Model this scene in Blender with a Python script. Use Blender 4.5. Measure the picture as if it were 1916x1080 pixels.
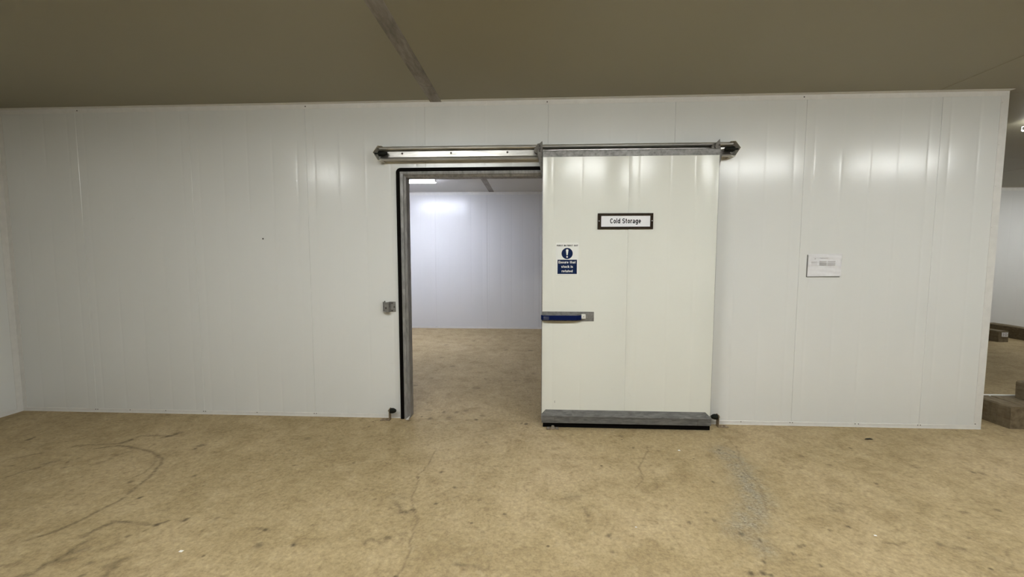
import bpy, bmesh, math, random
import numpy as np
from mathutils import Vector, Matrix

# ------------------------------------------------------------------ scene reset
for o in list(bpy.data.objects):
    bpy.data.objects.remove(o, do_unlink=True)
scene = bpy.context.scene
COL = scene.collection
random.seed(7)
rng = np.random.default_rng(11)
PI = math.pi

# ------------------------------------------------------------------ camera
cam_data = bpy.data.cameras.new('camera')
cam = bpy.data.objects.new('camera', cam_data)
COL.objects.link(cam)
cam.location = (0.0, -3.8855, 1.5748)
cam.rotation_euler = (PI / 2 - 0.0736, 0.0, 0.0498)
cam_data.sensor_width = 36.0
cam_data.lens = 766.13 / 1916.0 * 36.0
cam_data.clip_start = 0.02
scene.camera = cam

# ------------------------------------------------------------------ world, exposure
world = bpy.data.worlds.new('world')
scene.world = world
world.use_nodes = True
world.node_tree.nodes['Background'].inputs[0].default_value = (0.02, 0.02, 0.02, 1)
world.node_tree.nodes['Background'].inputs[1].default_value = 0.2
vs = scene.view_settings
vs.view_transform = 'Standard'
vs.look = 'None'
vs.gamma = 1.0
vs.use_curve_mapping = False
vs.exposure = 0.0
# strength of the fluorescent battens (their light comes from the lamp meshes below)
HALL_DIFFUSER, HALL_HOUSING = 112.0, 25.0
AISLE_DIFFUSER, AISLE_HOUSING = 26.0, 8.0
HALL_COLOUR = (1.0, 1.02, 1.00)
STORE_DIFFUSER, STORE_HOUSING = 150.0, 38.0
STORE_COLOUR = (0.88, 0.93, 1.10)

# ------------------------------------------------------------------ dimensions (metres)
H = 3.029                       # ceiling height
X0, PITCH = -4.459, 1.15        # panel joints of the front wall
XL, XR = -5.263, 4.134          # ends of the front wall
YB = 5.195                      # far wall
OP_L, OP_R, OP_T = -1.25, 0.165, 2.388   # cut-out for the door frame
DF = -0.14                      # front face of the sliding door

# ------------------------------------------------------------------ materials
def new_mat(name):
    m = bpy.data.materials.new(name)
    m.use_nodes = True
    nt = m.node_tree
    b = nt.nodes['Principled BSDF']
    return m, nt, b

def N(nt, kind, **kw):
    n = nt.nodes.new(kind)
    for k, v in kw.items():
        setattr(n, k, v)
    return n

def noise(nt, vec, scale, detail=4, rough=0.55, dist=0.0):
    n = N(nt, 'ShaderNodeTexNoise')
    n.inputs['Scale'].default_value = scale
    n.inputs['Detail'].default_value = detail
    n.inputs['Roughness'].default_value = rough
    n.inputs['Distortion'].default_value = dist
    nt.links.new(vec, n.inputs['Vector'])
    return n.outputs['Fac']

def ramp(nt, fac, stops):
    r = N(nt, 'ShaderNodeValToRGB')
    el = r.color_ramp.elements
    while len(el) > 1:
        el.remove(el[-1])
    el[0].position = stops[0][0]
    c = stops[0][1]
    el[0].color = (c, c, c, 1) if not isinstance(c, tuple) else (*c, 1)
    for pos, c in stops[1:]:
        e = el.new(pos)
        e.color = (c, c, c, 1) if not isinstance(c, tuple) else (*c, 1)
    nt.links.new(fac, r.inputs['Fac'])
    return r.outputs['Color']

def mix(nt, fac, a, b, mode='MIX'):
    m = N(nt, 'ShaderNodeMix', data_type='RGBA', blend_type=mode)
    for sock, v in ((m.inputs[0], fac), (m.inputs[6], a), (m.inputs[7], b)):
        if hasattr(v, 'is_output'):
            nt.links.new(v, sock)
        elif isinstance(v, tuple):
            sock.default_value = (*v, 1)
        else:
            sock.default_value = v
    return m.outputs[2]

def math_node(nt, op, a, b=0.0, clamp=False):
    m = N(nt, 'ShaderNodeMath', operation=op, use_clamp=clamp)
    for sock, v in ((m.inputs[0], a), (m.inputs[1], b)):
        if hasattr(v, 'is_output'):
            nt.links.new(v, sock)
        else:
            sock.default_value = v
    return m.outputs[0]

def coords(nt, scale=(1, 1, 1)):
    # world position, so that neighbouring pieces do not repeat one another
    g = N(nt, 'ShaderNodeNewGeometry')
    mp = N(nt, 'ShaderNodeMapping')
    mp.inputs['Scale'].default_value = scale
    nt.links.new(g.outputs['Position'], mp.inputs['Vector'])
    return mp.outputs['Vector']

def bump(nt, b, height, strength, distance=0.01):
    n = N(nt, 'ShaderNodeBump')
    n.inputs['Strength'].default_value = strength
    n.inputs['Distance'].default_value = distance
    nt.links.new(height, n.inputs['Height'])
    nt.links.new(n.outputs['Normal'], b.inputs['Normal'])

def simple(name, col, rough=0.5, metal=0.0, var=0.0, vscale=30.0, bmp=0.0, stretch=(1, 1, 1), rvar=0.0, spec=None):
    m, nt, b = new_mat(name)
    b.inputs['Base Color'].default_value = (*col, 1)
    b.inputs['Roughness'].default_value = rough
    b.inputs['Metallic'].default_value = metal
    if spec is not None:
        b.inputs['Specular IOR Level'].default_value = spec
    if var or bmp or rvar:
        v = coords(nt, stretch)
        n = noise(nt, v, vscale, 5, 0.6)
        if var:
            lo = tuple(c * (1 - var) for c in col)
            hi = tuple(min(1, c * (1 + var)) for c in col)
            nt.links.new(ramp(nt, n, [(0.3, lo), (0.7, hi)]), b.inputs['Base Color'])
        if rvar:
            nt.links.new(ramp(nt, n, [(0.3, max(0.02, rough - rvar)), (0.7, rough + rvar)]), b.inputs['Roughness'])
        if bmp:
            bump(nt, b, n, bmp, 0.004)
    return m

def panel_mat(name, col, rough=0.3, dirt=0.25, dirt_col=(0.33, 0.30, 0.26)):
    # coated steel sheet: nearly even colour, soft gloss, a few faint smudges
    m, nt, b = new_mat(name)
    v = coords(nt)
    big = noise(nt, v, 0.9, 3, 0.5)
    base = mix(nt, big, tuple(c * 0.96 for c in col), tuple(min(1, c * 1.03) for c in col))
    vs_ = coords(nt, (1.0, 1.0, 2.6))
    sm = noise(nt, vs_, 6.0, 6, 0.65)
    mask = ramp(nt, sm, [(0.66, 0.0), (0.80, dirt)])
    nt.links.new(mix(nt, mask, base, dirt_col), b.inputs['Base Color'])
    rn = noise(nt, v, 14.0, 4, 0.6)
    nt.links.new(ramp(nt, rn, [(0.3, rough - 0.006), (0.7, rough + 0.008)]), b.inputs['Roughness'])
    wob = noise(nt, v, 3.0, 2, 0.4)
    bump(nt, b, wob, 0.05, 0.01)
    return m

def emit(name, col, strength):
    m, nt, b = new_mat(name)
    b.inputs['Base Color'].default_value = (0.9, 0.9, 0.9, 1)
    b.inputs['Emission Color'].default_value = (*col, 1)
    b.inputs['Emission Strength'].default_value = strength
    return m

def galvanised(name, col, rough, metal=0.85, stretch=(1, 1, 1), scale=26.0):
    m, nt, b = new_mat(name)
    v = coords(nt, stretch)
    vo = N(nt, 'ShaderNodeTexVoronoi')
    vo.inputs['Scale'].default_value = 60.0
    nt.links.new(v, vo.inputs['Vector'])
    n = noise(nt, v, scale, 6, 0.65)
    c1 = ramp(nt, n, [(0.28, tuple(c * 0.62 for c in col)), (0.5, col), (0.75, tuple(min(1, c * 1.25) for c in col))])
    bw = N(nt, 'ShaderNodeRGBToBW')
    nt.links.new(vo.outputs['Color'], bw.inputs[0])
    c2 = mix(nt, 0.22, c1, bw.outputs[0], 'SOFT_LIGHT')
    nt.links.new(c2, b.inputs['Base Color'])
    b.inputs['Metallic'].default_value = metal
    nt.links.new(ramp(nt, n, [(0.3, rough + 0.10), (0.7, rough - 0.06)]), b.inputs['Roughness'])
    bump(nt, b, n, 0.12, 0.002)
    return m

M = {}
M['wall'] = panel_mat('white_panel_sheet', (0.74, 0.748, 0.728), 0.205, 0.16)
M['wall_inner'] = panel_mat('store_panel_sheet', (0.72, 0.72, 0.72), 0.25, 0.02)
M['leaf'] = panel_mat('cream_door_sheet', (0.76, 0.768, 0.71), 0.205, 0.12)
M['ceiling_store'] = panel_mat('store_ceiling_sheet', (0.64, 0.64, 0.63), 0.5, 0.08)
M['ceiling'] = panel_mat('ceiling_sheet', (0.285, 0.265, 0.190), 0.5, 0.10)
M['strip'] = galvanised('ceiling_strip_metal', (0.27, 0.245, 0.215), 0.5, 0.25, (1, 0.25, 1), 9.0)
M['trim'] = simple('white_trim', (0.72, 0.71, 0.68), 0.4, 0, 0.05, 12)
M['galv'] = galvanised('galvanised_steel', (0.25, 0.245, 0.235), 0.5, 0.5)
M['kick'] = galvanised('dull_zinc_kickplate', (0.150, 0.147, 0.138), 0.72, 0.15, (0.35, 1, 1.6), 26.0)
M['frame'] = galvanised('frame_steel', (0.27, 0.265, 0.26), 0.5, 0.35, (1, 1, 0.25), 30.0)
M['hanger'] = galvanised('hanger_steel', (0.15, 0.14, 0.125), 0.5, 0.5)
M['rail'] = galvanised('rail_stainless', (0.60, 0.585, 0.55), 0.33, 0.92, (0.12, 1, 1.0), 40.0)
M['cap'] = simple('rail_cap_steel', (0.62, 0.60, 0.53), 0.38, 0.55, 0.10, 20)
M['bolt'] = simple('dark_bolt', (0.10, 0.09, 0.08), 0.5, 0.6)
M['zincbolt'] = simple('zinc_bolt', (0.45, 0.44, 0.42), 0.4, 0.8)
M['rubber'] = simple('black_rubber', (0.004, 0.0035, 0.003), 0.8, 0, 0.3, 40, spec=0.06)
M['bumper'] = simple('bumper_rubber', (0.010, 0.011, 0.008), 0.6, 0, 0.3, 40, spec=0.15)
M['rust'] = simple('stained_steel', (0.30, 0.23, 0.15), 0.6, 0.35, 0.4, 45)
M['blue'] = simple('blue_handle', (0.0015, 0.008, 0.062), 0.6, 0, 0.15, 60, spec=0.12)
M['whiteplastic'] = simple('white_plastic', (0.75, 0.75, 0.72), 0.45, 0, 0.1, 80)
M['signwhite'] = simple('sign_white', (0.82, 0.82, 0.85), 0.4)
M['signcream'] = simple('sign_plate_white', (0.80, 0.81, 0.78), 0.35)
M['signblue'] = simple('sign_blue', (0.003, 0.014, 0.062), 0.5, spec=0.15)
M['ink'] = simple('black_ink', (0.008, 0.008, 0.010), 0.6, spec=0.1)
M['bronze'] = simple('bronze_frame', (0.022, 0.013, 0.006), 0.5, 0.1, 0.4, 50, spec=0.15)
M['paper'] = simple('paper_sheet', (0.76, 0.76, 0.78), 0.35, 0, 0.03, 40)
M['sheet_shadow'] = simple('shadow_edge_grey', (0.20, 0.19, 0.18), 0.5)  # painted shade for the left and bottom rims of the notice
M['greyink'] = simple('grey_print', (0.36, 0.34, 0.34), 0.6)
M['paleink'] = simple('pale_print', (0.56, 0.54, 0.55), 0.6)
M['lampbody'] = simple('lamp_plastic', (0.75, 0.75, 0.74), 0.4)
# length and strength set per batten to balance brightness along the wall
HALL_ROW = [(-3.38, 0.62, 0.58, 'first'), (-1.20, 1.25, 1.16, 'second'), (1.10, 1.25, 0.90, 'third'), (3.30, 1.25, 0.76, 'fourth'), (5.25, 1.25, 0.72, 'fifth')]
for _x, _l, _f, _n in HALL_ROW:
    M['hall_d_' + _n] = emit('hall_tube_light_' + _n, HALL_COLOUR, HALL_DIFFUSER * _f)
    M['hall_h_' + _n] = emit('hall_housing_glow_' + _n, HALL_COLOUR, HALL_HOUSING * _f)
M['aisle_d'] = emit('aisle_tube_light', HALL_COLOUR, AISLE_DIFFUSER)
M['aisle_h'] = emit('aisle_housing_glow', HALL_COLOUR, AISLE_HOUSING)
M['store_d'] = emit('store_tube_light', STORE_COLOUR, STORE_DIFFUSER)
M['store_h'] = emit('store_housing_glow', STORE_COLOUR, STORE_HOUSING)
M['debris'] = simple('dark_debris', (0.02, 0.018, 0.016), 0.7)
M['chip'] = simple('white_chip', (0.85, 0.84, 0.80), 0.6)

def timber():
    m, nt, b = new_mat('dusty_timber')
    v = coords(nt, (6, 1.2, 6))
    n = noise(nt, v, 5, 8, 0.6, 0.6)
    g = noise(nt, coords(nt), 30, 5, 0.6)
    c = ramp(nt, n, [(0.3, (0.105, 0.078, 0.042)), (0.7, (0.20, 0.155, 0.092))])
    nt.links.new(mix(nt, ramp(nt, g, [(0.4, 0.0), (0.75, 0.5)]), c, (0.26, 0.21, 0.135)), b.inputs['Base Color'])
    b.inputs['Roughness'].default_value = 0.85
    bump(nt, b, n, 0.4, 0.006)
    return m
M['timber'] = timber()

def floor_mat():
    m, nt, b = new_mat('worn_concrete')
    v = coords(nt)
    a = lambda nm: N(nt, 'ShaderNodeAttribute', attribute_name=nm).outputs['Fac']
    big = noise(nt, v, 0.75, 5, 0.6, 0.4)
    mid = noise(nt, v, 4.2, 9, 0.66, 0.5)
    mot = noise(nt, v, 13.0, 8, 0.62, 0.2)
    fine = noise(nt, v, 70.0, 4, 0.7)
    c = ramp(nt, big, [(0.30, (0.318, 0.240, 0.126)), (0.5, (0.386, 0.296, 0.162)), (0.70, (0.436, 0.336, 0.196))])
    c = mix(nt, ramp(nt, mid, [(0.30, 0.75), (0.50, 0.0)]), c, (0.262, 0.191, 0.095))
    c = mix(nt, ramp(nt, mid, [(0.52, 0.0), (0.70, 0.5)]), c, (0.472, 0.372, 0.222))
    c = mix(nt, ramp(nt, mot, [(0.26, 0.75), (0.45, 0.0)]), c, (0.227, 0.163, 0.085))
    c = mix(nt, ramp(nt, mot, [(0.56, 0.0), (0.74, 0.45)]), c, (0.507, 0.410, 0.257))
    sml = noise(nt, v, 34.0, 5, 0.65)
    c = mix(nt, 1.0, c, ramp(nt, sml, [(0.25, 0.72), (0.5, 1.0), (0.75, 1.22)]), 'MULTIPLY')
    c = mix(nt, 1.0, c, ramp(nt, fine, [(0.25, 0.80), (0.75, 1.18)]), 'MULTIPLY')
    # scattered small dark pits
    vo = N(nt, 'ShaderNodeTexVoronoi')
    vo.inputs['Scale'].default_value = 5.5
    nt.links.new(v, vo.inputs['Vector'])
    pit = ramp(nt, vo.outputs['Distance'], [(0.035, 1.0), (0.075, 0.0)])
    gate = ramp(nt, noise(nt, v, 2.3, 2), [(0.50, 0.0), (0.56, 0.8)])
    c = mix(nt, mix(nt, 1.0, pit, gate, 'MULTIPLY'), c, (0.078, 0.055, 0.028))
    # exposed grey aggregate where the surface has broken up
    rg = a('rough')
    sp = noise(nt, v, 55.0, 3, 0.7)
    agg = ramp(nt, sp, [(0.38, (0.149, 0.125, 0.090)), (0.52, (0.297, 0.259, 0.187)), (0.66, (0.436, 0.392, 0.296))])
    c = mix(nt, math_node(nt, 'MULTIPLY', rg, ramp(nt, mot, [(0.40, 0.35), (0.6, 1.0)])), c, agg)
    # skid marks, stains and cracks with their own shapes
    mk = math_node(nt, 'MULTIPLY', a('mark'), ramp(nt, noise(nt, v, 28.0, 4, 0.7), [(0.32, 0.22), (0.60, 1.0)]))
    sp_col = (0.050, 0.036, 0.020)
    c = mix(nt, mk, c, (0.074, 0.052, 0.026))
    c = mix(nt, a('spot'), c, sp_col)
    c = mix(nt, math_node(nt, 'MULTIPLY', a('crack'), 0.6), c, (0.122, 0.087, 0.047))
    nt.links.new(c, b.inputs['Base Color'])
    b.inputs['Roughness'].default_value = 0.78
    b.inputs['Specular IOR Level'].default_value = 0.25
    h = math_node(nt, 'ADD', math_node(nt, 'MULTIPLY', mot, 0.6), math_node(nt, 'MULTIPLY', fine, 0.35))
    h = math_node(nt, 'ADD', h, math_node(nt, 'MULTIPLY', math_node(nt, 'MULTIPLY', sp, rg), 1.2))
    bump(nt, b, h, 0.55, 0.008)
    return m
M['floor'] = floor_mat()

# ------------------------------------------------------------------ mesh building
WLOC = {}     # world position of every root / part (translations only)

class MB:
    """collects solid pieces in world coordinates; build() links them as ONE mesh object"""
    def __init__(self):
        self.bm = bmesh.new()

    def poly(self, pts, faces):
        vs_ = [self.bm.verts.new(p) for p in pts]
        for f in faces:
            try:
                self.bm.faces.new([vs_[i] for i in f])
            except ValueError:
                pass
        return vs_

    def box(self, x0, x1, y0, y1, z0, z1, bev=0.0, seg=2):
        g = bmesh.ops.create_cube(self.bm, size=1.0)
        c = ((x0 + x1) / 2, (y0 + y1) / 2, (z0 + z1) / 2)
        s = (x1 - x0, y1 - y0, z1 - z0)
        for v in g['verts']:
            v.co = Vector([c[i] + v.co[i] * s[i] for i in range(3)])
        if bev:
            es = list({e for v in g['verts'] for e in v.link_edges})
            bmesh.ops.bevel(self.bm, geom=es, offset=bev, segments=seg, profile=0.5, affect='EDGES')
        return self

    def prism(self, pts, axis, a, b):
        """closed 2-D outline swept along an axis from a to b; outline order: the other two axes in xyz order"""
        def P(q, t):
            if axis == 'x': return (t, q[0], q[1])
            if axis == 'y': return (q[0], t, q[1])
            return (q[0], q[1], t)
        n = len(pts)
        self.poly([P(q, a) for q in pts] + [P(q, b) for q in pts],
                  [tuple(range(n))[::-1], tuple(range(n, 2 * n))] + [(i, (i + 1) % n, n + (i + 1) % n, n + i) for i in range(n)])
        return self

    def cyl(self, p0, p1, r0, r1=None, n=20):
        r1 = r0 if r1 is None else r1
        p0, p1 = Vector(p0), Vector(p1)
        d = (p1 - p0).normalized()
        u = d.orthogonal().normalized(); w = d.cross(u)
        ring = lambda p, r: [tuple(p + u * (r * math.cos(2 * PI * i / n)) + w * (r * math.sin(2 * PI * i / n))) for i in range(n)]
        self.poly(ring(p0, r0) + ring(p1, r1),
                  [tuple(range(n))[::-1], tuple(range(n, 2 * n))] + [(i, (i + 1) % n, n + (i + 1) % n, n + i) for i in range(n)])
        return self

    def lathe(self, p0, d, prof, n=20):
        p0, d = Vector(p0), Vector(d).normalized()
        u = d.orthogonal().normalized(); w = d.cross(u)
        pts, m = [], len(prof)
        for t, r in prof:
            for i in range(n):
                an = 2 * PI * i / n
                pts.append(tuple(p0 + d * t + u * (r * math.cos(an)) + w * (r * math.sin(an))))
        fs = [tuple(range(n))[::-1], tuple(range((m - 1) * n, m * n))]
        for k in range(m - 1):
            for i in range(n):
                fs.append((k * n + i, k * n + (i + 1) % n, (k + 1) * n + (i + 1) % n, (k + 1) * n + i))
        self.poly(pts, fs)
        return self

    def build(self, name, mat, parent=None, smooth=False, bev=0.0, seg=2, angle=0.6):
        bm = self.bm
        bmesh.ops.recalc_face_normals(bm, faces=bm.faces)
        if bev:
            es = [e for e in bm.edges if len(e.link_faces) == 2 and e.calc_face_angle(0) > angle]
            bmesh.ops.bevel(bm, geom=es, offset=bev, segments=seg, profile=0.5, affect='EDGES', clamp_overlap=True)
        me = bpy.data.meshes.new(name)
        co = [v.co for v in bm.verts]
        lo = [min(c[i] for c in co) for i in range(3)]
        hi = [max(c[i] for c in co) for i in range(3)]
        org = Vector(((lo[0] + hi[0]) / 2, (lo[1] + hi[1]) / 2, lo[2]))
        for v in bm.verts:
            v.co -= org
        bm.to_mesh(me); bm.free()
        if smooth:
            for p in me.polygons:
                p.use_smooth = True
            me.set_sharp_from_angle(angle=0.7)
        return link(name, me, mat, org, parent)

def link(name, me, mat, org, parent=None):
    o = bpy.data.objects.new(name, me)
    COL.objects.link(o)
    if mat is not None and not me.materials:
        me.materials.append(M[mat] if isinstance(mat, str) else mat)
    if parent is not None:
        o.parent = parent
        o.location = org - WLOC[parent.name]
    else:
        o.location = org
    WLOC[o.name] = Vector(org)
    return o

def tag(o, label, cat, group=None, kind=None):
    o['label'] = label
    o['category'] = cat
    if group: o['group'] = group
    if kind: o['kind'] = kind
    return o

def root(name, loc, label, cat, group=None, kind=None):
    o = bpy.data.objects.new(name, None)
    COL.objects.link(o)
    o.empty_display_size = 0.1
    o.location = loc
    WLOC[o.name] = Vector(loc)
    return tag(o, label, cat, group, kind)

def text(name, body, mat, parent, x0, x1, z0, z1, y, bold=0.0, spacing=1.0):
    """flat raised lettering facing the camera side (-Y), fitted into a rectangle"""
    cu = bpy.data.curves.new(name, 'FONT')
    cu.body = body
    cu.offset = bold
    cu.space_character = spacing
    cu.resolution_u = 4
    tmp = bpy.data.objects.new('tmp_text', cu)
    COL.objects.link(tmp)
    dg = bpy.context.evaluated_depsgraph_get()
    me = bpy.data.meshes.new_from_object(tmp.evaluated_get(dg))
    bpy.data.objects.remove(tmp, do_unlink=True)
    me.name = name
    n = len(me.vertices)
    co = np.empty(n * 3); me.vertices.foreach_get('co', co); co = co.reshape(-1, 3)
    lo, hi = co.min(0), co.max(0)
    out = np.zeros_like(co)
    out[:, 0] = (co[:, 0] - lo[0]) / (hi[0] - lo[0]) * (x1 - x0) - (x1 - x0) / 2
    out[:, 2] = (co[:, 1] - lo[1]) / (hi[1] - lo[1]) * (z1 - z0)
    me.vertices.foreach_set('co', out.ravel())
    me.update()
    me.materials.clear()
    return link(name, me, mat, Vector(((x0 + x1) / 2, y, z0)), parent)

def disc(mb, cx, cz, y, r, n=40):
    mb.poly([(cx + r * math.cos(2 * PI * i / n), y, cz + r * math.sin(2 * PI * i / n)) for i in range(n)], [tuple(range(n))])
    return mb

# ------------------------------------------------------------------ grotesque lettering drawn with strokes
def _arc(cx, cy, rx, ry, a0, a1, n=12):
    return [(cx + rx * math.cos(math.radians(a0 + (a1 - a0) * i / n)), cy + ry * math.sin(math.radians(a0 + (a1 - a0) * i / n))) for i in range(n + 1)]

def glyphs(t):
    """centre-line strokes of each letter on a cap height of 1; t = stroke width. value: (advance, [polylines])"""
    h = t / 2
    xh = 0.74
    lo, hi, X = h, 1 - h, xh - h
    bw = 0.52                     # bowl width of a lower-case letter
    bl, br = h, bw - h
    bx, brx = bw / 2, bw / 2 - h
    by, bry = xh / 2, xh / 2 - h
    ring = _arc(bx, by, brx, bry, 0, 360, 24)
    g = {}
    g['o'] = (bw, [ring])
    g['c'] = (bw - 0.03, [_arc(bx, by, brx, bry, 40, 320, 20)])
    g['e'] = (bw, [_arc(bx, by, brx, bry, 0, 318, 20), [(bl, by - 0.01), (br + h, by - 0.01)]])
    g['d'] = (bw + 0.03, [ring, [(br + 0.03, 0), (br + 0.03, 1)]])
    g['g'] = (bw + 0.03, [ring, [(br + 0.03, xh), (br + 0.03, 0.02)] + _arc(bx + 0.015, -0.02, brx + 0.015, 0.20 - h + 0.04, 0, -160, 12)])
    g['a'] = (bw, [[(br, 0), (br, X - 0.14)] + _arc(bx, X - 0.16, brx, 0.16, 0, 165, 10), _arc(bx - 0.01, 0.215, brx, 0.215 - h, 0, 360, 20)])
    g['l'] = (t, [[(h, 0), (h, 1)]])
    g['i'] = (t, [[(h, 0), (h, xh)], [(h, 0.86), (h, 1)]])
    g['t'] = (0.34, [[(0.15, 0.95), (0.15, 0.2)] + _arc(0.29, 0.2, 0.14, 0.2 - h, 180, 275, 6), [(0, xh - h), (0.32, xh - h)]])
    g['r'] = (0.36, [[(h, 0), (h, xh)], _arc(h + 0.24, X - 0.22, 0.24, 0.22, 180, 82, 8)])
    g['n'] = (bw, [[(h, 0), (h, xh)], _arc(bx, X - 0.22, brx, 0.22, 170, 0, 10) + [(br, 0)]])
    g['h'] = (bw, [[(h, 0), (h, 1)], _arc(bx, X - 0.22, brx, 0.22, 170, 0, 10) + [(br, 0)]])
    g['u'] = (bw, [[(h, xh), (h, 0.22 + h)] + _arc(bx, 0.22 + h, brx, 0.22, 180, 350, 10), [(br, xh), (br, 0)]])
    sx, s1 = 0.235, (xh / 2 - h) / 2
    g['s'] = (0.48, [_arc(sx, by + s1, 0.235 - h, s1, 25, 250, 12) + _arc(sx, by - s1, 0.235 - h, s1, 70, -155, 12)])
    g['k'] = (0.52, [[(h, 0), (h, 1)], [(0.47, xh), (h + 0.04, 0.30)], [(0.20, 0.42), (0.50, 0)]])
    cw = 0.66
    g['C'] = (cw - 0.02, [_arc(cw / 2, 0.5, cw / 2 - h, 0.5 - h, 38, 322, 22)])
    g['O'] = (cw + 0.04, [_arc(cw / 2 + 0.02, 0.5, cw / 2 + 0.02 - h, 0.5 - h, 0, 360, 28)])
    r2 = (0.5 - h) / 2
    g['S'] = (0.60, [_arc(0.30, 0.5 + r2, 0.30 - h, r2, 22, 255, 14) + _arc(0.30, 0.5 - r2, 0.30 - h, r2, 75, -158, 14)])
    g['E'] = (0.54, [[(h, 0), (h, 1)], [(h, hi), (0.54, hi)], [(h, 0.51), (0.50, 0.51)], [(h, lo), (0.54, lo)]])
    g['F'] = (0.52, [[(h, 0), (h, 1)], [(h, hi), (0.52, hi)], [(h, 0.50), (0.47, 0.50)]])
    g['I'] = (t, [[(h, 0), (h, 1)]])
    g['T'] = (0.56, [[(0.28, 0), (0.28, 1)], [(0, hi), (0.56, hi)]])
    g['N'] = (0.62, [[(h, 0), (h, 1)], [(h, 0.96), (0.62 - h, 0.04)], [(0.62 - h, 0), (0.62 - h, 1)]])
    g['U'] = (0.62, [[(h, 1), (h, 0.3)] + _arc(0.31, 0.3, 0.31 - h, 0.3 - h, 180, 360, 12) + [(0.62 - h, 1)]])
    g['R'] = (0.60, [[(h, 0), (h, 1)], [(h, hi), (0.34, hi)] + _arc(0.34, hi - 0.215, 0.20, 0.215, 90, -90, 10) + [(h, hi - 0.43)], [(0.34, hi - 0.43), (0.54, 0)]])
    g[' '] = (0.26, [])
    return g

def lettering(name, body, mat, parent, x0, x1, zbase, cap, y, t=0.2, gap=0.11):
    """one line of flat stroke lettering facing -Y, from x0 to x1 on the base line zbase"""
    G = glyphs(t)
    width = sum(G[c][0] for c in body) + gap * (len(body) - 1)
    sx, sz = (x1 - x0) / width, cap
    mb = MB()
    pen, lift = 0.0, 0.0
    for c in body:
        adv, strokes = G[c]
        for st in strokes:
            P = [Vector(q) for q in st]
            L, Rr = [], []
            for i, q in enumerate(P):
                a = P[max(i - 1, 0)]; b = P[min(i + 1, len(P) - 1)]
                if (P[0] - P[-1]).length < 1e-6 and i in (0, len(P) - 1):
                    a, b = P[-2], P[1]
                d = (b - a).normalized()
                nrm = Vector((-d.y, d.x)) * (t / 2)
                L.append(q + nrm); Rr.append(q - nrm)
            lift += 0.00006      # strokes that cross do not share a plane
            pts = [(x0 + (pen + v.x) * sx, y - lift % 0.0006, zbase + v.y * sz) for v in L + Rr]
            m = len(L)
            mb.poly(pts, [(i, i + 1, m + i + 1, m + i) for i in range(m - 1)])
        pen += adv + gap
    return mb.build(name, mat, parent)

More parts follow.
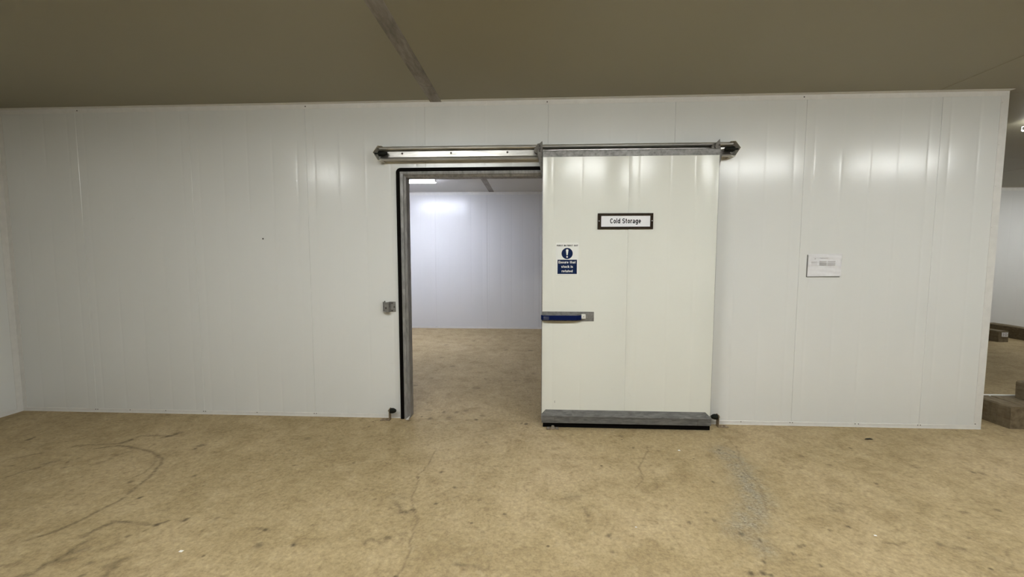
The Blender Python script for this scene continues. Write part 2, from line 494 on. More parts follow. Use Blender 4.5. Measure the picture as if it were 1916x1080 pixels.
# ================================================================== THE SETTING
# ------------------------------------------------------------------ floor
# skid marks, cracks and broken patches, as lines on the floor: (kind, half width, strength, points in metres)
LINES = [
    ('skid', 0.016, 0.75, [(-2.820, -1.843), (-2.771, -1.797), (-2.744, -1.731), (-2.712, -1.648), (-2.696, -1.559), (-2.688, -1.456), (-2.708, -1.337), (-2.750, -1.208), (-2.790, -1.097), (-2.860, -0.968), (-2.911, -0.895), (-3.002, -0.851), (-3.136, -0.791), (-3.313, -0.742), (-3.478, -0.709), (-3.620, -0.770)]),
    ('skid', 0.016, 0.5, [(-2.993, -0.860), (-2.924, -0.948), (-2.873, -1.048), (-2.848, -1.132), (-2.866, -1.203)]),
    ('skid', 0.022, 0.5, [(-3.838, -0.741), (-3.693, -0.706), (-3.581, -0.687), (-3.496, -0.654), (-3.491, -0.567), (-3.462, -0.514), (-3.351, -0.500), (-3.232, -0.509), (-3.199, -0.439)]),
    ('skid', 0.03, 0.9, [(-3.500, -0.663), (-3.482, -0.596)]),
    ('skid', 0.035, 0.9, [(-3.241, -0.522), (-3.206, -0.508), (-3.192, -0.439)]),
    ('skid', 0.018, 0.55, [(-4.078, -0.958), (-4.032, -0.926), (-4.000, -0.892), (-3.959, -0.865)]),
    ('skid', 0.018, 0.5, [(-3.785, -1.219), (-3.767, -1.146), (-3.711, -1.089), (-3.712, -1.022), (-3.695, -0.986)]),
    ('skid', 0.03, 0.6, [(-3.733, -1.034), (-3.695, -0.986)]),
    ('skid', 0.02, 0.35, [(-3.346, -1.015), (-3.315, -0.956), (-3.320, -0.859), (-3.274, -0.806)]),
    ('skid', 0.02, 0.3, [(-4.101, -0.794), (-4.123, -0.713), (-4.033, -0.667), (-3.918, -0.603)]),
    ('skid', 0.014, 0.75, [(-2.543, -1.786), (-2.532, -1.741), (-2.521, -1.700), (-2.501, -1.668), (-2.431, -1.655), (-2.328, -1.664), (-2.212, -1.678), (-2.181, -1.642)]),
    ('skid', 0.022, 0.8, [(-2.541, -1.788), (-2.528, -1.744), (-2.513, -1.700), (-2.488, -1.671)]),
    ('skid', 0.02, 0.75, [(-2.542, -2.091), (-2.495, -2.070), (-2.497, -2.015), (-2.479, -1.984), (-2.476, -1.946), (-2.492, -1.868), (-2.485, -1.814)]),
    ('skid', 0.028, 0.6, [(-2.459, -1.918), (-2.420, -1.893)]),
    ('skid', 0.03, 0.5, [(-2.467, -1.993), (-2.414, -1.970)]),
    ('skid', 0.026, 0.7, [(-2.485, -1.952), (-2.464, -1.935)]),
    ('skid', 0.02, 0.65, [(-2.106, -2.065), (-2.121, -2.022), (-2.142, -1.972), (-2.124, -1.950)]),
    ('skid', 0.02, 0.45, [(-2.710, -2.026), (-2.685, -2.014), (-2.665, -1.993)]),
    ('skid', 0.02, 0.4, [(-2.321, -1.883), (-2.301, -1.870), (-2.281, -1.840)]),
    ('skid', 0.02, 0.3, [(-2.311, -1.555), (-2.291, -1.524)]),
    ('skid', 0.03, 0.5, [(-0.891, -1.383), (-0.854, -1.421), (-0.822, -1.474)]),
    ('skid', 0.022, 0.85, [(-0.838, -1.485), (-0.802, -1.480), (-0.772, -1.486), (-0.750, -1.466), (-0.734, -1.465)]),
    ('skid', 0.05, 0.35, [(-0.909, -1.318), (-0.850, -1.315)]),
    ('skid', 0.012, 0.6, [(-0.923, -1.767), (-0.919, -1.736), (-0.837, -1.751)]),
    ('skid', 0.02, 0.7, [(-0.825, -1.718), (-0.804, -1.712)]),
    ('skid', 0.02, 0.55, [(-0.836, -1.757), (-0.822, -1.750)]),
    ('skid', 0.022, 0.55, [(-0.743, -1.691), (-0.728, -1.671)]),
    ('skid', 0.014, 0.7, [(-1.608, -1.675), (-1.579, -1.678), (-1.547, -1.685)]),
    ('skid', 0.018, 0.5, [(-0.400, -1.896), (-0.344, -1.909), (-0.282, -1.911), (-0.235, -1.919), (-0.214, -1.907)]),
    ('skid', 0.012, 0.4, [(-0.429, -0.356), (-0.376, -0.353)]),
    ('skid', 0.05, 0.4, [(0.245, -1.278), (0.299, -1.267)]),
    ('skid', 0.016, 0.6, [(0.329, -1.382), (0.337, -1.424), (0.353, -1.456)]),
    ('skid', 0.014, 0.55, [(1.965, -1.624), (2.020, -1.642), (2.080, -1.618)]),
    ('skid', 0.035, 0.5, [(2.297, -1.637), (2.342, -1.646)]),
    ('skid', 0.025, 0.55, [(2.431, -1.692), (2.431, -1.714)]),
    ('skid', 0.02, 0.6, [(2.668, -1.309), (2.695, -1.312)]),
    ('skid', 0.04, 0.4, [(1.887, -1.317), (1.941, -1.330)]),
    ('skid', 0.02, 0.5, [(1.980, -1.249), (2.013, -1.267)]),
    ('skid', 0.05, 0.25, [(2.382, -1.197), (2.428, -1.219)]),
    ('skid', 0.05, 0.22, [(2.644, -1.027), (2.719, -1.041)]),
    ('skid', 0.02, 0.35, [(2.473, -0.429), (2.499, -0.461)]),
    ('skid', 0.02, 0.3, [(2.739, -0.457), (2.791, -0.480)]),
    ('crack', 0.006, 0.8, [(-0.789, -0.670), (-0.795, -0.819), (-0.800, -0.978), (-0.826, -1.063), (-0.804, -1.141), (-0.793, -1.251), (-0.783, -1.353), (-0.741, -1.447), (-0.694, -1.562), (-0.684, -1.643), (-0.671, -1.730), (-0.655, -1.812), (-0.663, -1.878), (-0.655, -1.939), (-0.663, -1.994)]),
    ('crack', 0.006, 0.75, [(0.979, -0.489), (0.934, -0.611), (0.874, -0.725), (0.815, -0.843), (0.809, -0.941), (0.782, -1.043), (0.713, -1.141)]),
    ('crack', 0.008, 0.6, [(0.880, -1.018), (0.863, -1.142)]),
    ('crack', 0.006, 0.55, [(0.488, -1.545), (0.464, -1.599), (0.435, -1.645)]),
    ('crack', 0.006, 0.6, [(1.717, -0.265), (1.708, -0.494), (1.608, -0.748), (1.574, -0.944), (1.585, -1.023), (1.564, -1.135), (1.503, -1.273), (1.460, -1.368)]),
    ('crack', 0.006, 0.6, [(1.280, -1.597), (1.281, -1.670), (1.226, -1.784), (1.154, -1.889)]),
    ('crack', 0.006, 0.5, [(3.384, -0.834), (3.354, -0.954), (3.357, -1.028)]),
    ('crack', 0.006, 0.55, [(2.700, -1.611), (2.608, -1.633), (2.526, -1.687), (2.495, -1.742), (2.387, -1.809)]),
    ('crack', 0.006, 0.6, [(-1.200, -0.020), (-0.900, -0.018), (-0.500, -0.012), (-0.100, -0.020), (0.100, -0.025)]),
    ('rough', 0.1, 0.9, [(1.573, -0.554), (1.585, -0.726), (1.542, -0.946), (1.503, -1.102), (1.468, -1.242), (1.323, -1.434), (1.232, -1.561)]),
    ('rough', 0.06, 0.6, [(1.232, -1.561), (1.280, -1.658), (1.255, -1.717)]),
]
SPOTS = [
    (-4.374, -0.634, 0.02, 0.8), (-2.788, -0.670, 0.03, 0.6), (-2.786, -0.727, 0.018, 0.8), (-2.578, -1.419, 0.015, 1), (-2.446, -1.138, 0.014, 0.7),
    (-2.087, -1.628, 0.018, 0.9), (-2.217, -1.679, 0.016, 0.8), (-2.290, -1.780, 0.014, 0.7), (-2.292, -1.985, 0.015, 0.6), (-2.234, -2.068, 0.014, 0.7),
    (-3.518, -1.073, 0.018, 0.5), (-2.833, -1.241, 0.02, 0.6), (-3.957, -1.068, 0.014, 0.6), (-1.905, -1.601, 0.014, 0.6), (-2.167, -1.994, 0.025, 0.4),
    (-2.241, -1.733, 0.01, 0.6), (-0.675, -0.999, 0.012, 0.9), (-0.533, -1.195, 0.012, 0.8), (-0.618, -1.386, 0.011, 0.9), (-0.169, -1.471, 0.012, 0.8),
    (-1.808, -0.957, 0.012, 0.7), (-1.369, -0.899, 0.01, 0.7), (-1.311, -1.800, 0.01, 1), (-1.547, -1.685, 0.016, 0.8), (-1.498, -1.821, 0.022, 0.6),
    (-0.342, -1.332, 0.014, 0.5), (-1.529, -0.232, 0.012, 0.7), (-1.082, -1.247, 0.012, 0.5), (-1.026, -1.352, 0.012, 0.5), (-0.817, -1.076, 0.01, 0.7),
    (-0.664, -1.992, 0.012, 1), (-0.547, -0.007, 0.02, 0.8), (-1.196, -0.065, 0.018, 0.8), (-0.394, -0.487, 0.012, 0.6), (-1.959, -0.500, 0.03, 0.4),
    (-0.877, -0.567, 0.01, 0.5), (-1.293, -1.640, 0.012, 0.5), (-0.284, -1.642, 0.014, 0.4), (0.844, -0.529, 0.012, 0.8), (1.543, -0.534, 0.014, 0.8),
    (1.280, -1.041, 0.014, 0.8), (0.938, -1.502, 0.01, 0.8), (1.102, -1.473, 0.016, 0.6), (1.195, -1.586, 0.018, 0.8), (1.078, -1.395, 0.01, 0.6),
    (0.435, -1.642, 0.01, 0.8), (1.211, -1.798, 0.01, 0.8), (1.097, -1.887, 0.014, 0.9), (1.158, -1.882, 0.016, 0.9), (1.277, -1.640, 0.01, 0.7),
    (1.718, -0.475, 0.012, 0.6), (-0.035, -1.205, 0.01, 0.5), (0.437, -1.763, 0.008, 0.6), (0.766, -1.730, 0.008, 0.5), (0.793, -0.320, 0.02, 0.4),
    (1.032, -0.580, 0.015, 0.4), (2.640, -0.451, 0.012, 0.9), (2.411, -1.010, 0.012, 0.8), (1.863, -1.497, 0.012, 1), (1.730, -1.531, 0.01, 0.7),
    (1.386, -1.735, 0.008, 0.8), (1.465, -1.672, 0.01, 0.7), (1.495, -1.661, 0.008, 0.7), (1.482, -1.821, 0.008, 0.8), (1.188, -1.895, 0.012, 0.9),
    (3.249, -0.803, 0.016, 0.7), (3.302, -0.824, 0.02, 0.5), (2.917, -1.284, 0.016, 0.6), (2.474, -1.553, 0.012, 0.6), (2.151, -0.614, 0.02, 0.5),
    (2.268, -0.749, 0.02, 0.5), (2.899, -0.752, 0.03, 0.3), (2.251, -1.612, 0.016, 0.5), (2.542, -1.366, 0.02, 0.3), (3.229, -0.998, 0.012, 0.4),
    (-0.900, 0.189, 0.018, 0.8), (-1.454, 1.034, 0.03, 0.6), (-1.109, 3.791, 0.04, 0.5), (-0.031, 3.039, 0.05, 0.5), (-0.769, 0.180, 0.025, 0.6),
    (-0.681, 0.216, 0.03, 0.5), (-0.489, 0.102, 0.03, 0.5), (-0.452, 3.063, 0.04, 0.5), (-1.439, 2.470, 0.05, 0.35), (-1.163, 1.946, 0.05, 0.4),
    (0.023, 1.636, 0.04, 0.4), (-0.213, 1.299, 0.035, 0.4), (-0.679, 0.982, 0.05, 0.4), (-1.565, 3.408, 0.05, 0.35), (-1.065, 0.229, 0.03, 0.4),
    (-0.053, -0.089, 0.02, 0.9), (-0.102, -0.078, 0.015, 0.7), (-0.146, 0.417, 0.02, 0.5), (-0.996, 0.004, 0.025, 0.6), (-0.820, 0.027, 0.03, 0.5),
]


def make_floor():
    xs = np.concatenate([[-5.4], np.arange(-5.3, 4.95, 0.0115), np.arange(5.0, 12.0, 0.35)])
    ys = np.concatenate([np.arange(-13.0, -2.45, 0.6), np.arange(-2.42, 0.12, 0.0115), np.arange(0.13, 5.35, 0.045)])
    gx, gy = np.meshgrid(xs, ys)
    X, Y = gx.ravel(), gy.ravel()
    # slow wander so that drawn lines are not ruler-straight
    wob = lambda f, p: np.sin(X * f + p) * np.cos(Y * f * 1.3 + p * 2)
    Xw = X + 0.006 * wob(17, 0.3) + 0.004 * wob(41, 1.1)
    Yw = Y + 0.006 * wob(15, 2.0) + 0.004 * wob(37, 0.6)
    at = {k: np.zeros(X.size) for k in ('mark', 'crack', 'rough', 'spot')}
    for kind, w, s, pts in LINES:
        key = {'skid': 'mark', 'crack': 'crack', 'rough': 'rough'}[kind]
        w = w * (0.8 if kind == 'skid' else 1.0)
        best = np.full(X.size, 9.0)
        P = np.array(pts)
        pad = 3.5 * w + 0.03
        sel = np.where((X > P[:, 0].min() - pad) & (X < P[:, 0].max() + pad) & (Y > P[:, 1].min() - pad) & (Y < P[:, 1].max() + pad))[0]
        for a, b in zip(P[:-1], P[1:]):
            d = b - a
            L2 = max(d @ d, 1e-9)
            t = np.clip(((Xw[sel] - a[0]) * d[0] + (Yw[sel] - a[1]) * d[1]) / L2, 0, 1)
            best[sel] = np.minimum(best[sel], np.hypot(Xw[sel] - a[0] - t * d[0], Yw[sel] - a[1] - t * d[1]))
        at[key] = np.maximum(at[key], s * np.exp(-(best / w) ** 2))
    for cx, cy, r, s in SPOTS:
        r = max(r, 0.0125)
        sel = np.where((abs(X - cx) < 4 * r) & (abs(Y - cy) < 4 * r))[0]
        d = np.hypot(Xw[sel] - cx, (Yw[sel] - cy) * 0.9)
        at['spot'][sel] = np.maximum(at['spot'][sel], 0.85 * s * np.exp(-(d / r) ** 4))
    Z = -0.003 * at['crack'] - 0.002 * at['rough'] * (0.5 + 0.5 * wob(120, 0.2))
    nx, ny = len(xs), len(ys)
    co = np.stack([X, Y, Z], 1)
    i = (np.arange(ny - 1)[:, None] * nx + np.arange(nx - 1)[None, :]).ravel()
    quads = np.stack([i, i + 1, i + 1 + nx, i + nx], 1)
    me = bpy.data.meshes.new('floor')
    me.vertices.add(len(co)); me.vertices.foreach_set('co', co.ravel())
    me.loops.add(quads.size); me.loops.foreach_set('vertex_index', quads.ravel().astype(np.int32))
    me.polygons.add(len(quads)); me.polygons.foreach_set('loop_start', np.arange(0, quads.size, 4, dtype=np.int32))
    me.update(calc_edges=True)
    me.polygons.foreach_set('use_smooth', np.ones(len(quads), dtype=bool))
    for k, v in at.items():
        me.attributes.new(k, 'FLOAT', 'POINT').data.foreach_set('value', v.astype(np.float32))
    o = link('floor', me, 'floor', Vector((0, 0, 0)))
    tag(o, 'worn beige concrete floor with skid marks and cracks', 'floor', kind='structure')
make_floor()

# ------------------------------------------------------------------ sandwich-panel walls
RIBS = [0.08 + 0.245 * k for k in range(5)]

def sheet_profile(x0, x1, ribs, depth=0.0009, edge=0.0022):
    """outline of a coated steel face: (x, recess) break points, with shallow pressed ribs and chamfered joints"""
    pts = [(x0 + 0.0004, edge), (x0 + 0.0024, 0.0)]
    for r in ribs:
        if x0 + 0.03 < r < x1 - 0.03:
            pts += [(r + t * 0.019, depth * 0.5 * (1 + math.cos(PI * t))) for t in (-1, -0.75, -0.5, -0.25, 0, 0.25, 0.5, 0.75, 1)]
    return pts + [(x1 - 0.0024, 0.0), (x1 - 0.0004, edge)]

def wall_panel(parent, x0, x1, z0, z1, y, ribs, mat, thick=0.1, hole=None, side=-1):
    """one upright panel; its visible face looks to -Y (side=-1). hole = (xl, xr, ztop) is cut from the bottom"""
    prof = sheet_profile(x0, x1, ribs)
    if hole:
        for hx in hole[:2]:
            if x0 < hx < x1:
                prof.append((hx, 0.0))
        prof.sort(key=lambda q: q[0])
    mb = MB()
    for (xa, da), (xb, db) in zip(prof[:-1], prof[1:]):
        zz = z0
        if hole and xa >= hole[0] - 1e-6 and xb <= hole[1] + 1e-6:
            zz = hole[2]
        ya, yb_, yk = y - side * da, y - side * db, y - side * thick
        mb.poly([(xa, ya, zz), (xb, yb_, zz), (xb, yb_, z1), (xa, ya, z1), (xa, yk, zz), (xb, yk, zz), (xb, yk, z1), (xa, yk, z1)],
                [(0, 1, 2, 3), (5, 4, 7, 6), (0, 4, 5, 1), (3, 2, 6, 7)])
    bmesh.ops.remove_doubles(mb.bm, verts=mb.bm.verts, dist=1e-5)
    # close the two long edges and the sides of the cut-out
    border = [e for e in mb.bm.edges if len(e.link_faces) == 1]
    bmesh.ops.holes_fill(mb.bm, edges=border, sides=4)
    return mb.build('panel', mat, parent, smooth=True)

def wall_run(name, xs, y, mat, label, ribs_from, hole=None):
    w = root(name, (sum((xs[0], xs[-1])) / 2, y, 0), label, 'wall', kind='structure')
    for a, b in zip(xs[:-1], xs[1:]):
        base = ribs_from + math.floor((a - ribs_from) / PITCH + 1e-3) * PITCH
        h = hole if hole and a < hole[1] and b > hole[0] else None
        wall_panel(w, a, b, 0.0, H, y, [base + r for r in RIBS], mat, hole=h)
    return w

joints = [XL] + [X0 + i * PITCH for i in range(8)] + [XR]
wall_front = wall_run('wall_front', joints, 0.0, 'wall', 'long white insulated panel wall with the cold store doorway', X0, (OP_L, OP_R, OP_T))
back_joints = [XL] + [X0 - 0.01 + i * 1.155 for i in range(14)] + [11.6]
wall_back = wall_run('wall_back', back_joints, YB, 'wall_inner', 'far white panel wall seen through the doorway and past the wall end', X0 - 0.01)

def side_wall(name, x, y0, y1, face, label, mat='wall', thick=0.1):
    """a wall along Y with upright panels; face = +1 when the room lies on its +X side"""
    w = root(name, (x, (y0 + y1) / 2, 0), label, 'wall', kind='structure')
    n = max(1, round((y1 - y0) / PITCH))
    st = (y1 - y0) / n
    for i in range(n):
        a, b = y0 + i * st, y0 + (i + 1) * st
        mb = MB()
        x2 = x - face * thick
        mb.prism([(x, a + 0.004), (x, b - 0.004), (x - face * 0.004, b - 0.0008), (x2, b - 0.0008), (x2, a + 0.0008), (x - face * 0.004, a + 0.0008)], 'z', 0.0, H)
        mb.build('panel', mat, w)
    return w
side_wall('wall_left', XL, -13.0, 0.0, 1, 'white panel wall closing the hall at its left end')
side_wall('wall_store_left', XL, 0.1, YB, 1, 'inner left wall of the cold store', 'wall_inner')
side_wall('wall_store_right', XR - 0.1, 0.1, YB, -1, 'inner right wall of the cold store', 'wall_inner')
side_wall('wall_right', 11.6, -13.0, YB, -1, 'far right wall of the hall')
wall_rear = wall_run('wall_rear', [XL + i * 1.2 for i in range(15)], -13.0, 'wall', 'white panel wall behind the viewer', X0)

# ------------------------------------------------------------------ ceiling
ceiling = root('ceiling', (0, 0, H), 'dull ceiling of large flat insulated panels', 'ceiling', kind='structure')
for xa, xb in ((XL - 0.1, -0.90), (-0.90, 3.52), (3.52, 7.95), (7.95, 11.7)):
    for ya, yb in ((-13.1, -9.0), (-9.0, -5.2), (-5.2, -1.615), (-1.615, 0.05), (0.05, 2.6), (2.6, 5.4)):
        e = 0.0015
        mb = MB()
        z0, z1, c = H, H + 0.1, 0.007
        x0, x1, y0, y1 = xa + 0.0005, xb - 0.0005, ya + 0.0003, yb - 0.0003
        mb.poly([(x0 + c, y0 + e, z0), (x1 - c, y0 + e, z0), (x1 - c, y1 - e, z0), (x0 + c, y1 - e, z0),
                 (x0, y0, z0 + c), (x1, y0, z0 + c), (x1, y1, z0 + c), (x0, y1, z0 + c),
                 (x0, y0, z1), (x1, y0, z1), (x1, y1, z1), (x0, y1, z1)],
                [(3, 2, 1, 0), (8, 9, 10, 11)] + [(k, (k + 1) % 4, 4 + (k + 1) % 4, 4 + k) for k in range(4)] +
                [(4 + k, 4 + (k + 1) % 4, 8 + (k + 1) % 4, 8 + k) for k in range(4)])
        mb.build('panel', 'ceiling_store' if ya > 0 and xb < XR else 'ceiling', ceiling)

# flat metal strip covering the ceiling joint, in lengths, on through into the store
strip = root('trim_1', (-0.902, -2.0, H), 'flat metal cover strip running across the ceiling to the wall top', 'trim', kind='structure')
for ya, yb, dz in ((-13.0, -3.2, 0.0), (-3.2, -0.352, 0.0), (-0.348, -0.001, 0.0012), (0.101, 2.6, 0.0), (2.602, YB - 0.02, 0.0008)):
    MB().prism([(-0.957, H), (-0.955, H - 0.004 - dz), (-0.85, H - 0.004 - dz), (-0.847, H)], 'y', ya, yb).build('strip_length', 'strip', strip)

# ------------------------------------------------------------------ trims of the front wall
def angle_run(name, pts, axis, a, b, label, mat='trim', screws=()):
    o = MB().prism(pts, axis, a, b).build(name, mat)
    return tag(o, label, 'trim', kind='structure')

top = angle_run('trim_2', [(-0.0025, H - 0.045), (-0.0025, H - 0.003), (-0.045, H - 0.003), (-0.045, H - 0.0005), (-0.0005, H - 0.0005), (-0.0005, H - 0.045)], 'x', XL + 0.002, XR + 0.002,
                'white angle strip along the top of the front wall under the ceiling')
for k in range(17):
    xk = -5.0 + 0.57 * k
    MB().lathe((xk, -0.0025, H - 0.022), (0, -1, 0), [(0, 0.006), (0.002, 0.0055), (0.003, 0.003)], 10).build('rivet', 'bolt' if k % 4 == 1 else 'trim', top)
end = MB().prism([(XR - 0.062, -0.0005), (XR - 0.062, -0.0025), (XR + 0.0025, -0.0025), (XR + 0.0025, 0.1), (XR + 0.0005, 0.1), (XR + 0.0005, -0.0005)], 'z', 0.0, H - 0.0455).build('trim_3', 'trim')
tag(end, 'white corner strip at the free right end of the front wall', 'trim', kind='structure')
for k in range(9):
    MB().lathe((XR - 0.05, -0.0025, 0.05 + k * 0.36), (0, -1, 0), [(0, 0.005), (0.002, 0.0045), (0.003, 0.002)], 10).build('rivet', 'bolt' if k == 0 else 'trim', end)
inner = MB().prism([(XL + 0.0005, -0.055), (XL + 0.0025, -0.055), (XL + 0.0025, -0.0025), (XL + 0.045, -0.0025), (XL + 0.045, -0.0005), (XL + 0.0005, -0.0005)], 'z', 0.0, H - 0.0455).build('trim_4', 'trim')
tag(inner, 'white corner strip where the front wall meets the left wall', 'trim', kind='structure')

def baseboard(name, xa, xb, y, label, screw_x=()):
    b = MB().prism([(y - 0.0005, 0.0), (y - 0.006, 0.0), (y - 0.006, 0.004), (y - 0.0035, 0.007), (y - 0.0035, 0.036), (y - 0.0012, 0.039), (y - 0.0005, 0.039)], 'x', xa, xb).build(name, 'trim')
    tag(b, label, 'baseboard', kind='structure')
    for x in screw_x:
        MB().lathe((x, y - 0.003, 0.030), (0, -1, 0), [(0, 0.0048), (0.002, 0.0044), (0.0030, 0.002)], 10).build('screw', 'bolt', b)
    return b
sx = [j + d for j in joints[1:-1] for d in (-0.011, 0.011)]
sx += [-4.10, -3.72, -2.76, 1.98, 3.02, 3.05]
baseboard('baseboard_front', XL + 0.003, OP_L - 0.045, 0.0, 'white base angle along the wall left of the doorway', [x for x in sx if x < OP_L - 0.1])
baseboard('baseboard_front_right', OP_R + 0.05, XR, 0.0, 'white base angle along the wall right of the sliding door', [x for x in sx if x > OP_R + 0.1])
baseboard('baseboard_back', XL + 0.005, 11.5, YB, 'white base angle along the far wall', [j + d for j in back_joints[2:5] for d in (-0.012, 0.012)])
bl = MB().prism([(XL + 0.0005, 0.0), (XL + 0.006, 0.0), (XL + 0.0035, 0.007), (XL + 0.0035, 0.037), (XL + 0.0005, 0.039)], 'y', -13.0, -0.006).build('baseboard_left', 'trim')
tag(bl, 'white base angle along the left wall', 'baseboard', kind='structure')
ct = MB().prism([(YB - 0.0005, H - 0.06), (YB - 0.0025, H - 0.06), (YB - 0.0025, H - 0.003), (YB - 0.05, H - 0.003), (YB - 0.05, H - 0.0005), (YB - 0.0005, H - 0.0005)], 'x', XL + 0.005, 11.5).build('trim_5', 'trim')
tag(ct, 'white angle strip along the top of the far wall', 'trim', kind='structure')
# stray screw in the wall left of the doorway
MB().lathe((-2.621, 0.0, 1.765), (0, -1, 0), [(0, 0.008), (0.002, 0.007), (0.004, 0.003)], 12).build('screw', 'bolt', wall_front)

# ================================================================== THE DOORWAY
frame = root('door_frame', (-0.54, 0, 0), 'galvanised steel frame with a black rubber seal around the open doorway', 'door frame', kind='structure')
FR = [(0.0, 0.0), (0.0, -0.024), (0.012, -0.026), (0.028, -0.022), (0.031, -0.012), (0.050, 0.006), (0.050, 0.112), (0.0, 0.112)]
n = len(FR)
loopf = [tuple(range(n))[::-1], tuple(range(n, 2 * n))] + [(i, (i + 1) % n, n + (i + 1) % n, n + i) for i in range(n)]
mb = MB(); mb.poly([(OP_L + d, y, 0.0) for d, y in FR] + [(OP_L + d, y, OP_T - d) for d, y in FR], loopf); mb.build('jamb', 'frame', frame)
mb = MB(); mb.poly([(OP_R - d, y, 0.0) for d, y in FR] + [(OP_R - d, y, OP_T - d) for d, y in FR], loopf); mb.build('jamb', 'frame', frame)
mb = MB(); mb.poly([(OP_L + d + 0.0004, y, OP_T - d) for d, y in FR] + [(OP_R - d - 0.0004, y, OP_T - d) for d, y in FR], loopf); mb.build('header', 'frame', frame)

def rounded_u(xl, xr, zt, r, steps=8):
    pts = [(xl, 0.0)]
    for i in range(steps + 1):
        a = PI - i / steps * PI / 2
        pts.append((xl + r + r * math.cos(a), zt - r + r * math.sin(a)))
    for i in range(steps + 1):
        a = PI / 2 - i / steps * PI / 2
        pts.append((xr - r + r * math.cos(a), zt - r + r * math.sin(a)))
    return pts + [(xr, 0.0)]
W_ = 0.037
outer = rounded_u(OP_L - W_, OP_R + W_, OP_T + W_ - 0.002, 0.044)
innr = rounded_u(OP_L, OP_R, OP_T, 0.007)
mid1 = rounded_u(OP_L - W_ + 0.006, OP_R + W_ - 0.006, OP_T + W_ - 0.008, 0.038)
mid2 = rounded_u(OP_L - 0.006, OP_R + 0.006, OP_T + 0.006, 0.013)
rows = [[(x, -0.0005, z) for x, z in outer], [(x, -0.022, z) for x, z in outer], [(x, -0.030, z) for x, z in mid1],
        [(x, -0.030, z) for x, z in mid2], [(x, -0.022, z) for x, z in innr], [(x, -0.0005, z) for x, z in innr]]
k_ = len(outer); mb = MB(); pts = [q for r in rows for q in r]; fs = []
for a in range(6):
    b_ = (a + 1) % 6
    fs += [(a * k_ + i, a * k_ + i + 1, b_ * k_ + i + 1, b_ * k_ + i) for i in range(k_ - 1)]
fs += [tuple(a * k_ for a in range(6)), tuple(a * k_ + k_ - 1 for a in range(6))[::-1]]
mb.poly(pts, fs); mb.build('seal', 'rubber', frame, smooth=True)
# white chip of sealant at the foot of the frame
MB().prism([(-1.235, 0.0), (-1.205, 0.0), (-1.196, 0.03), (-1.2, 0.03)], 'y', -0.045, -0.028).build('sealant', 'trim', frame)

# ------------------------------------------------------------------ the sliding door
door = root('door_1', (0.86, -0.09, 0), 'cream insulated sliding door pushed half open on its overhead rail', 'door', kind='structure')
LX0, LX1, DB = 0.091, 1.634, -0.045
def leaf_panel(x0, x1, ribs):
    prof = sheet_profile(x0, x1, ribs, 0.0010, 0.0012)
    outline = [(x, DF + d) for x, d in prof] + [(x1 - 0.0008, DB), (x0 + 0.0008, DB)]
    return MB().prism(outline, 'z', 0.055, 2.482).build('leaf_panel', 'leaf', door, smooth=True)
leaf_panel(LX0, 0.855, [0.185, 0.44])
leaf_panel(0.855, LX1, [0.955, 1.215, 1.44])
# thin metal edging down both sides
MB().prism([(LX0, DF + 0.004), (LX0 - 0.003, DF + 0.004), (LX0 - 0.003, DB), (LX0, DB)], 'z', 0.06, 2.48).build('edge_trim', 'galv', door)
MB().prism([(LX1, DF + 0.004), (LX1 + 0.003, DF + 0.004), (LX1 + 0.003, DB), (LX1, DB)], 'z', 0.06, 2.48).build('edge_trim', 'galv', door)
# galvanised capping along the top
MB().prism([(DF - 0.003, 2.478), (DF - 0.003, 2.528), (DF + 0.004, 2.536), (DB, 2.536), (DB, 2.478)], 'x', LX0 - 0.002, LX1 + 0.004).build('top_capping', 'galv', door)
# kick plate with a sloping, mitred top
xa, xb = 0.092, 1.630
yk = DF - 0.030
mb = MB()
mb.poly([(xa + 0.036, DF, 0.166), (xb - 0.042, DF, 0.166), (xb, yk, 0.113), (xa, yk, 0.113), (xa, yk, 0.050), (xb, yk, 0.050), (xb, DF, 0.050), (xa, DF, 0.050), (xa, DF, 0.125), (xb, DF, 0.125)],
        [(0, 3, 2, 1), (3, 4, 5, 2), (4, 7, 6, 5), (3, 0, 8), (3, 8, 7, 4), (2, 9, 1), (2, 5, 6, 9), (0, 1, 9, 6, 7, 8)])
kp = mb.build('kick_plate', 'kick', door)
MB().prism([(yk + 0.0005, 0.111), (yk - 0.0035, 0.107), (yk - 0.0035, 0.116), (yk + 0.010, 0.137), (yk + 0.012, 0.133)], 'x', xa, xb).build('plate_lip', 'kick', kp)
for x in (0.21, 1.51):
    MB().box(x, x + 0.003, yk - 0.0012, yk + 0.001, 0.052, 0.107).build('joint', 'bolt', kp)
MB().prism([(DF - 0.012, 0.004), (DF + 0.010, 0.001), (DF + 0.022, 0.058), (DF + 0.001, 0.058), (DF - 0.012, 0.049)], 'x', LX0 + 0.012, LX1 - 0.006).build('bottom_seal', 'rubber', door)
for z in (0.235, 0.247):
    MB().lathe((0.212, DF, z), (0, -1, 0), [(0, 0.005), (0.0015, 0.0045), (0.002, 0.002)], 10).build('rivet', 'zincbolt', door)
